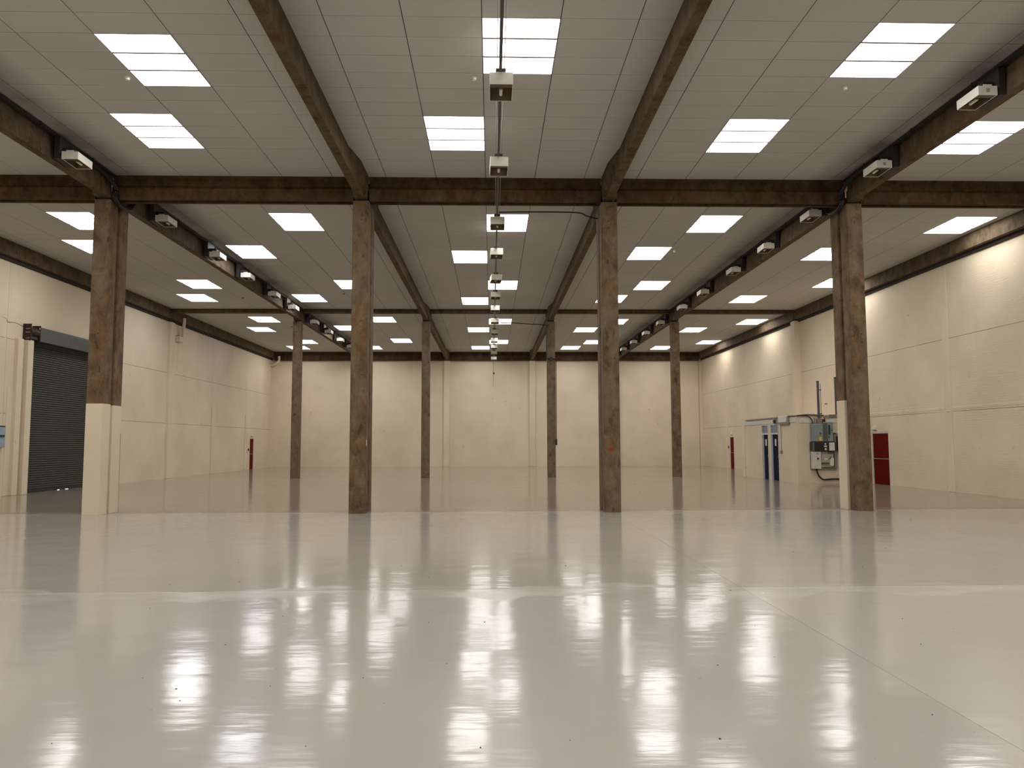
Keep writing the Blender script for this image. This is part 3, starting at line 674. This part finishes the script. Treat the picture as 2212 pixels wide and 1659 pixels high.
def exit_lamp(xf, s, y, z, lab, ztop, extra=None):
    t = thing('exit_lamp', (xf-s*.06, y, z), lab, 'lamp', 'lamps above the red doors')
    def bx(a, c): return sorted((xf-s*a, xf-s*c))
    X = bx(0, .10); MB().box(X[0], X[1], y-.13, y+.13, z-.05, z+.07).build('body', WMET, t, bevel=.01)
    X = bx(.02, .085); MB().box(X[0], X[1], y-.11, y+.11, z-.075, z-.05).build('lens', GALV, t)
    MB().box(*bx(0, .08), y-.04, y+.04, z+.07, z+.20).build('junction', WMET, t)
    MB().cyl((xf-s*.012, y, z+.20), 'z', .011, ztop-z-.20, 8).build('conduit', MATS['cream_painted_pier'], t)
exit_lamp(XR, 1, 29.55, 2.19, 'small emergency lamp over the near right red door', 2.62)
exit_lamp(XR, 1, 47.45, 2.19, 'small emergency lamp over the far right red door', 7.58)
exit_lamp(XL, -1, 49.7, 2.19, 'small emergency lamp over the far left red door', 7.58)
tube_thing('conduit', [(XR-.014, 29.5, 2.615), (XR-.014, 24.9, 2.66), (XR-.055, 24.7, 2.665), (XR-.014, 24.4, 2.67), (XR-.014, 18.5, 2.69)], .011, PILA, 'cream conduit along the right wall toward the near red door', 'conduit')
tube_thing('conduit', [(XR-.012, 48.4, 0.0), (XR-.012, 48.4, 7.55)], .014, GALV, 'thin vertical conduit on the right wall beyond the far red door', 'conduit')
tube_thing('conduit', [(XR-.012, 46.6, 4.25), (XR-.012, 43.5, 4.45)], .010, GALV, 'thin sloping wire high on the right wall', 'conduit')
tube_thing('conduit', [(XL+.012, 48.3, 0), (XL+.012, 48.3, 7.55)], .014, GALV, 'thin vertical conduit on the left wall before the red door', 'conduit')
o = MB().box(XR-.06, XR, 48.05, 48.2, 1.28, 1.42).build('call_point', BLACK, bevel=.01); tag(o, 'small black call point left of the far right red door', 'call point')
o = MB().box(XL, XL+.07, 49.05, 49.2, 1.2, 1.35).build('call_point', RED, bevel=.01); tag(o, 'small red call point left of the far left red door', 'call point')
# control box at the left frame edge
t = thing('control_panel', (XL+.06, 24.3, 1.9), 'pale blue-grey control panel on the left wall at the photo edge', 'control panel')
MB().box(XL, XL+.12, 23.7, 24.62, 1.56, 2.26).build('case', LBLUE, t, bevel=.01); MB().box(XL+.12, XL+.13, 23.72, 24.60, 2.22, 2.255).build('trim', BLACK, t); MB().box(XL+.12, XL+.15, 24.38, 24.56, 1.90, 1.96).build('switch', BLACK, t)
# wire on the left wall above the shutter and pipes
tube_thing('conduit', bez([(XL+.015, 22.0, 5.75), (XL+.015, 24.3, 5.75), (XL+.03, 24.6, 5.63), (XL+.02, 25.0, 5.66), (XL+.02, 25.42, 5.60)], 5), .016, GALV, 'thin wire sagging along the left wall to the shutter motor', 'wire')
t = thing('downpipe', (XL+.3, 38.1, 6), 'cream drain pipe with a square hopper high on the left wall', 'pipe')
MB().tube([(XL+.34, 37.75, 7.95), (XL+.33, 37.78, 7.75), (XL+.22, 37.95, 7.2), (XL+.16, 38.05, 6.95)], .075, 12).build('pipe', PILA, t)
MB().box(XL, XL+.22, 37.55, 38.0, 6.75, 7.02).build('hopper', PILA, t, bevel=.01); MB().box(XL+.02, XL+.2, 37.6, 37.95, 7.02, 7.06).build('hopper_rim', GALV, t)
MB().tube([(XL+.03, 37.85, 6.75), (XL+.03, 37.85, 5.35)], .022, 8).build('thin_pipe', PILA, t)
tube_thing('corner_pipe', bez([(-14.95, 53.55, 7.85), (-14.96, 53.55, 7.55), (-15.1, 53.55, 7.38), (-15.35, 53.6, 7.25), (-15.56, 53.62, 7.22)], 5), .085, PILA, 'curved cream pipe in the far left corner under the beam', 'pipe', 12)
t = thing('pull_cord', (.27, YF-.03, 6.7), 'thin cord with a dark knob hanging against the back wall', 'cord')
MB().tube([(.26, YF-.33, 7.58), (.26, YF-.04, 7.3), (.25, YF-.03, 5.7)], .010, 6).build('cord', GALV, t); MB().cyl((.31, YF-.07, 6.68), 'y', .06, .07, 12).build('knob', BLACK, t)
for (s, xf, y, z) in ((-1, XL, 32.82, 3.14), (1, XR, 26.9, 6.1), (1, XR, 41.0, 5.6)):
    o = MB().cyl((xf-.004 if s > 0 else xf-.001, y, z), 'x', .035, .005, 10).build('wall_plug', BLACK); tag(o, 'tiny dark fixing hole in the %s wall' % ('left, right of the leftmost near column' if s < 0 else ('right, high above the near red door' if y < 30 else 'right, high before the far red door')), 'fixing')

# ---------------------------------------------------------------- annex block against the right wall
AX, AY0, AY1, AZ = 12.55, 30.30, 36.55, 2.68
DA = [(32.22, 33.24), (33.42, 34.32)]         # two door openings (near, far)
an = MB()
y = AY0
for (a, c) in DA:
    an.box(AX, AX+.12, y, a, 0, AZ); an.box(AX, AX+.12, a, c, 2.45, AZ); y = c
an.box(AX, AX+.12, y, AY1, 0, AZ)
an.box(AX+.12, XR+.02, AY0, AY0+.12, 0, AZ); an.box(AX+.12, XR+.02, AY1-.12, AY1, 0, AZ); an.box(AX-.0, XR+.02, AY0, AY1, AZ, AZ+.06)
an_t = struct(thing('wall_annex', (AX, AY0, 0), None, None)); an_t['label'] = 'low cream annex block built against the right wall'
an.build('block', wall_mat('cream_annex_wall', CREAM, 0, 21), an_t)
MB().box(AX-.03, AX, AY0+.04, AY1, 2.47, 2.665).build('fascia', WHITE, an_t, bevel=.004); MB().box(AX+.1, XR, AY0-.03, AY0, 2.44, 2.64).build('fascia', WHITE, an_t, bevel=.004)
MB().box(AX-.06, AX+.05, AY1-.02, AY1+.30, 0, AZ-.02).build('end_pier', PILA, an_t)
for i, (a, c) in enumerate(DA):
    d = struct(thing('door_%d' % (6+i), (AX, (a+c)/2, 0), None, None)); d['label'] = ['nearer', 'farther'][i]+' navy blue door of the annex with a blue-grey pane above'
    for r in ((a, a+.06, 0, 2.45), (c-.10, c, 0, 2.45), (a+.06, c-.10, 2.00, 2.07), (a+.06, c-.10, 2.41, 2.45)): MB().box(AX-.02, AX+.10, *r).build('frame', WHITE, d)
    MB().box(AX+.0, AX+.08, c-.24, c-.10, 0, 2.0).build('reveal', REVEAL, d)
    leaf = MB().box(AX+.035, AX+.075, a+.06, c-.24, .008, 2.00).build('leaf', NAVY, d)
    MB().box(AX+.03, AX+.045, a+.06, c-.10, 2.07, 2.41).build('pane', PANE, d)
    MB().box(AX+.028, AX+.035, (a+c)/2-.10, (a+c)/2+.06, 1.50, 1.80).build('notice', PAPER, leaf)
    MB().box(AX+.0, AX+.035, a+.12, a+.16, .98, 1.10).build('handle', GALV, leaf)
# trunking along the annex top, turning under a white box
t = thing('annex_trunking', (AX, 33, 2.7), 'grey trunking along the annex top, dipping under a white box', 'trunking')
MB().box(AX-.07, AX+.0, 32.06, 36.3, 2.69, 2.745).build('run', GALV, t)
MB().box(AX-.10, AX-.03, 31.98, 32.08, 2.45, 2.75).build('drop', GALV, t); MB().box(AX-.10, AX-.03, 31.05, 31.98, 2.40, 2.48).build('dip', GALV, t); MB().box(AX-.10, AX-.03, 30.95, 31.06, 2.40, 2.75).build('riser', GALV, t)
MB().tube(bez([(AX-.06, 31.0, 2.74), (AX-.02, 30.4, 2.73), (AX+.1, AY0-.06, 2.74), (AX+.42, AY0-.06, 2.77), (AX+1.10, AY0-.06, 2.74)], 4), .028, 8).build('pipe', PIPE, t)
o = MB().box(AX-.13, AX-.03, 31.10, 31.94, 2.49, 2.76).build('white_box', WMET, bevel=.01); tag(o, 'white box cradled by the trunking on the annex edge', 'box')
t = thing('bulkhead_sounder', (AX-.05, 32.5, 2.55), 'small grey sounder on the annex fascia above the doors', 'sounder')
MB().box(AX-.07, AX-.03, 32.32, 32.62, 2.46, 2.66).build('plate', GALV, t, bevel=.005); MB().cyl((AX-.14, 32.44, 2.56), 'x', .07, .07, 12).build('horn', BLACK, t)
t = thing('drop_socket', (AX-.03, 31.95, 1.2), 'thin conduit dropping to a small socket on the annex', 'socket')
MB().cyl((AX-.015, 31.95, 1.30), 'z', .012, 1.1, 8).build('conduit', GALV, t); MB().box(AX-.05, AX, 31.86, 32.04, 1.18, 1.30).build('socket', MAUVE, t, bevel=.006)

# electrical gear on the annex end wall
k_ = (30.65-AY0)/30.65
YE = AY0
def ex(x): return CAM.x+(x-CAM.x)*(YE-.08)/30.65
def ez(z): return CAM.z+(z-CAM.z)*(YE-.08)/30.65
def pxr(u): # helper: horizontal place on the end wall from a measured bearing
    d = _f*F_PX+_r*(u-1106); return CAM.x+d.x*(YE-.1-CAM.y)/d.y
def pzr(u, v):
    d = _f*F_PX+_r*(u-1106)-_u*(v-829.5); return CAM.z+d.z*(YE-.1)/d.y
def eb(parent, name, u0, u1, v0, v1, dep, mat, off=0.0, bevel=.0):
    x0, x1 = pxr(u0), pxr(u1); um = (u0+u1)/2; z1, z0 = pzr(um, v0), pzr(um, v1)
    return MB().box(x0, x1, YE-off-dep, YE-off, z0, z1).build(name, mat, parent, bevel=bevel)
def eth(name, u, v, label, cat): return thing(name, (pxr(u), YE-.1, pzr(u, v)), label, cat)
t = eth('backboard', 1775, 1000, 'grey backboard behind the switchgear on the annex end wall', 'board')
eb(t, 'board', 1746.5, 1802.5, 975.4, 1014, .03, GALV); eb(t, 'side_duct', 1796.5, 1803.5, 936.5, 1013, .07, GALV); eb(t, 'bottom_lip', 1747, 1802.5, 1012.8, 1015, .06, GALV)
t = eth('isolator_box', 1760, 935, 'upper left blue-grey isolator box on the annex end wall', 'electrical box')
eb(t, 'case', 1748.3, 1771.4, 915.3, 954, .24, GREYBOX, bevel=.008); dr = eb(t, 'door', 1749.8, 1769.3, 916.5, 953, .012, GREYBOX, .24, .004)
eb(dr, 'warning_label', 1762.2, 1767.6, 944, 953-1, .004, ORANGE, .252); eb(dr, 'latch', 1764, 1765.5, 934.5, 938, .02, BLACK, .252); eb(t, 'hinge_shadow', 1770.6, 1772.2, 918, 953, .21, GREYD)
t = eth('handle_switch_box', 1784, 933, 'upper right blue-grey switch box with a long dark handle slot', 'electrical box')
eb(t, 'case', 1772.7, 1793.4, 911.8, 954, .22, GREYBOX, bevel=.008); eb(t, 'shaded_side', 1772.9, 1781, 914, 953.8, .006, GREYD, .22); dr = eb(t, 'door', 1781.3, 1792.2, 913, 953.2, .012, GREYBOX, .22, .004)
eb(dr, 'handle_slot', 1782.8, 1786.4, 918.2, 939, .02, DMET, .232); eb(dr, 'lock', 1782.9, 1784.4, 942.4, 945.4, .02, BLACK, .232); eb(dr, 'latch', 1789, 1790.2, 928, 931, .02, BLACK, .232)
t = eth('busbar_chamber', 1771, 965, 'black busbar chamber with labels, mid height on the annex end wall', 'electrical box')
eb(t, 'case', 1746.6, 1796.8, 954.8, 975, .26, BLACK, bevel=.006); eb(t, 'end_cap', 1746.8, 1750.8, 955.2, 974.7, .01, GREYD, .26)
eb(t, 'notice', 1782.6, 1794.2, 956, 973.2, .006, PAPER, .26); eb(t, 'label', 1773, 1776.4, 957.3, 960.4, .006, PAPER, .26); eb(t, 'label', 1771.8, 1777.8, 962.2, 965.6, .006, PAPER, .26)
eb(t, 'label', 1772.8, 1777, 967.8, 972.4, .006, YELLOW, .26)
t = eth('switch_fuse', 1756, 993, 'lower left white switch box with a black rotary knob', 'electrical box')
eb(t, 'case', 1747.8, 1765.4, 975.2, 1012.5, .188, WHITE, .032, .006); eb(t, 'label', 1755.8, 1759.6, 979.6, 981.2, .004, GREYD, .22)
x, z = pxr(1758.3), pzr(1758.3, 990.5); MB().cyl((x, YE-.262, z), 'y', .034, .04, 14).build('knob', BLACK, t); MB().box(x-.008, x+.008, YE-.27, YE-.262, z-.055, z+.03).build('pointer', BLACK, t)
t = eth('fuse_board', 1781, 995, 'lower right beige fuse box with a lever switch', 'electrical box')
eb(t, 'case', 1766.4, 1793.6, 975.2, 1009, .128, BEIGE, .032, .008); eb(t, 'cover', 1767.8, 1793, 981, 1006.5, .02, BEIGE, .16, .01); eb(t, 'hood', 1781.5, 1793.6, 975.6, 980, .03, GREYD, .16)
eb(t, 'lower_duct', 1766.6, 1783, 999, 1003, .03, GREYD, .18); eb(t, 'round_cover', 1784.5, 1792.8, 988, 1006, .012, WMET, .18, .03); eb(t, 'window', 1773.5, 1779.5, 989.5, 992.5, .006, PAPER, .18)
x0, z0 = pxr(1783.5), pzr(1783.5, 992); x1, z1 = pxr(1787), pzr(1787, 986); MB().tube([(x0, YE-.2, z0), (x1, YE-.23, z1)], .014, 8).build('lever', BLACK, t)
t = eth('vertical_duct', 1795, 965, 'dark vertical duct right of the blue-grey boxes', 'duct')
eb(t, 'duct', 1794.0, 1796.2, 976, 1007, .10, RUST, .032); eb(t, 'upper_duct', 1794.0, 1796.4, 936, 954.5, .14, RUST); eb(t, 'cap', 1793, 1801.5, 935, 937.2, .12, DMET)
t = eth('black_distribution_box', 1810, 960, 'black distribution box half hidden behind the rightmost near column', 'electrical box')
eb(t, 'case', 1802.5, 1826, 941.5, 974.6, .20, BLACK, bevel=.03); eb(t, 'mount', 1797, 1828, 936, 978, .03, GALV); eb(t, 'gland', 1809, 1816, 974.6, 984, .14, BLACK)
tube_thing('hose', bez([(pxr(1811), YE-.12, pzr(1811, 980)), (pxr(1811.5), YE-.14, pzr(1811.5, 990)), (pxr(1813.5), YE-.13, pzr(1813.5, 1000)), (pxr(1819), YE-.12, pzr(1819, 1008)), (pxr(1826), YE-.08, pzr(1826, 1010))], 5), .055, BLACK, 'thick black hose below the black distribution box', 'hose', 10)
tube_thing('supply_cable', bez([(pxr(1757), YE-.11, pzr(1757, 1012)), (pxr(1758.2), YE-.12, pzr(1758.2, 1019)), (pxr(1762), YE-.10, pzr(1762, 1027.5)), (pxr(1768), YE-.09, pzr(1768, 1034)), (pxr(1776), YE-.06, pzr(1776, 1036.3)), (pxr(1794), YE-.05, pzr(1794, 1034.8)), (pxr(1830), YE-.05, pzr(1830, 1035.5))], 6), .030, CABLE, 'thick black cable curving out below the white switch box', 'cable', 10)
t = eth('adaptor_box', 1767, 908, 'small mauve-grey adaptor box above the isolator', 'junction box')
eb(t, 'box', 1762, 1771.8, 903.5, 915.2, .14, MAUVE, bevel=.006); eb(t, 'stub', 1756.5, 1759, 902.5, 915.4, .08, GALV); eb(t, 'stub', 1778.5, 1780.5, 901, 911.8, .10, MAUVE); eb(t, 'gland', 1774.8, 1779.2, 905.5, 911.5, .12, BLACK)
tube_thing('cable', bez([(AX+.02, YE-.09, 2.74), (pxr(1740), YE-.08, pzr(1740, 898.3)), (pxr(1746), YE-.10, pzr(1746, 901)), (pxr(1751), YE-.10, pzr(1751, 907)), (pxr(1752.4), YE-.10, pzr(1752.4, 915))], 5), .022, CABLE, 'black cable looping down into the upper left isolator box', 'cable')
eb_t = eth('mauve_trunking', 1800, 898, 'mauve-grey trunking on the annex top by the tall pipes', 'trunking')
eb(eb_t, 'run', 1790, 1830, 895.3, 901.3, .10, MAUVE); eb(eb_t, 'end', 1781, 1790, 896.5, 903, .07, GALV)
for (u0, v0, u1, v1, lab) in ((1764.9, 825, 1768.2, 903, 'left tall slate-grey pipe standing above the annex'), (1802.3, 816.5, 1806.6, 897, 'right tall slate-grey pipe beside the rightmost near column')):
    t = eth('tall_pipe', u1, v1, lab, 'pipe'); t['group'] = 'tall pipes above the annex'
    a = Vector((pxr(u1), YE-.02, pzr(u1, v1))); b_ = Vector((pxr(u1)-.004, YE-.02, pzr(u0, v0)))
    MB().tube([a, b_], .048, 12).build('pipe', PIPE, t); MB().cyl((b_.x, b_.y, b_.z), 'z', .052, .04, 12).build('cap', DMET, t)
    for f in (.12, .78):
        z = a.z+(b_.z-a.z)*f; MB().box(a.x, a.x+.13, YE-.035, YE-.005, z-.015, z+.015).build('bracket', DMET, t)
    MB().tube([(a.x+.105, YE-.02, a.z+.02), (a.x+.105, YE-.02, a.z+(b_.z-a.z)*.95)], .014, 8).build('conduit', GALV, t)
t = thing('bracket_stub', (pxr(1786), 30.9, 3.25), 'tiny dark bracket on a thin rod above the annex', 'bracket')
zb = pzr(1786, 872); MB().cyl((pxr(1787.5), YE+.05, AZ+.06), 'z', .007, zb-AZ-.06, 6).build('rod', WMET, t); MB().box(pxr(1783.5), pxr(1789), YE+.03, YE+.07, zb-.015, zb+.015).build('head', DMET, t)

bpy.context.view_layer.update()
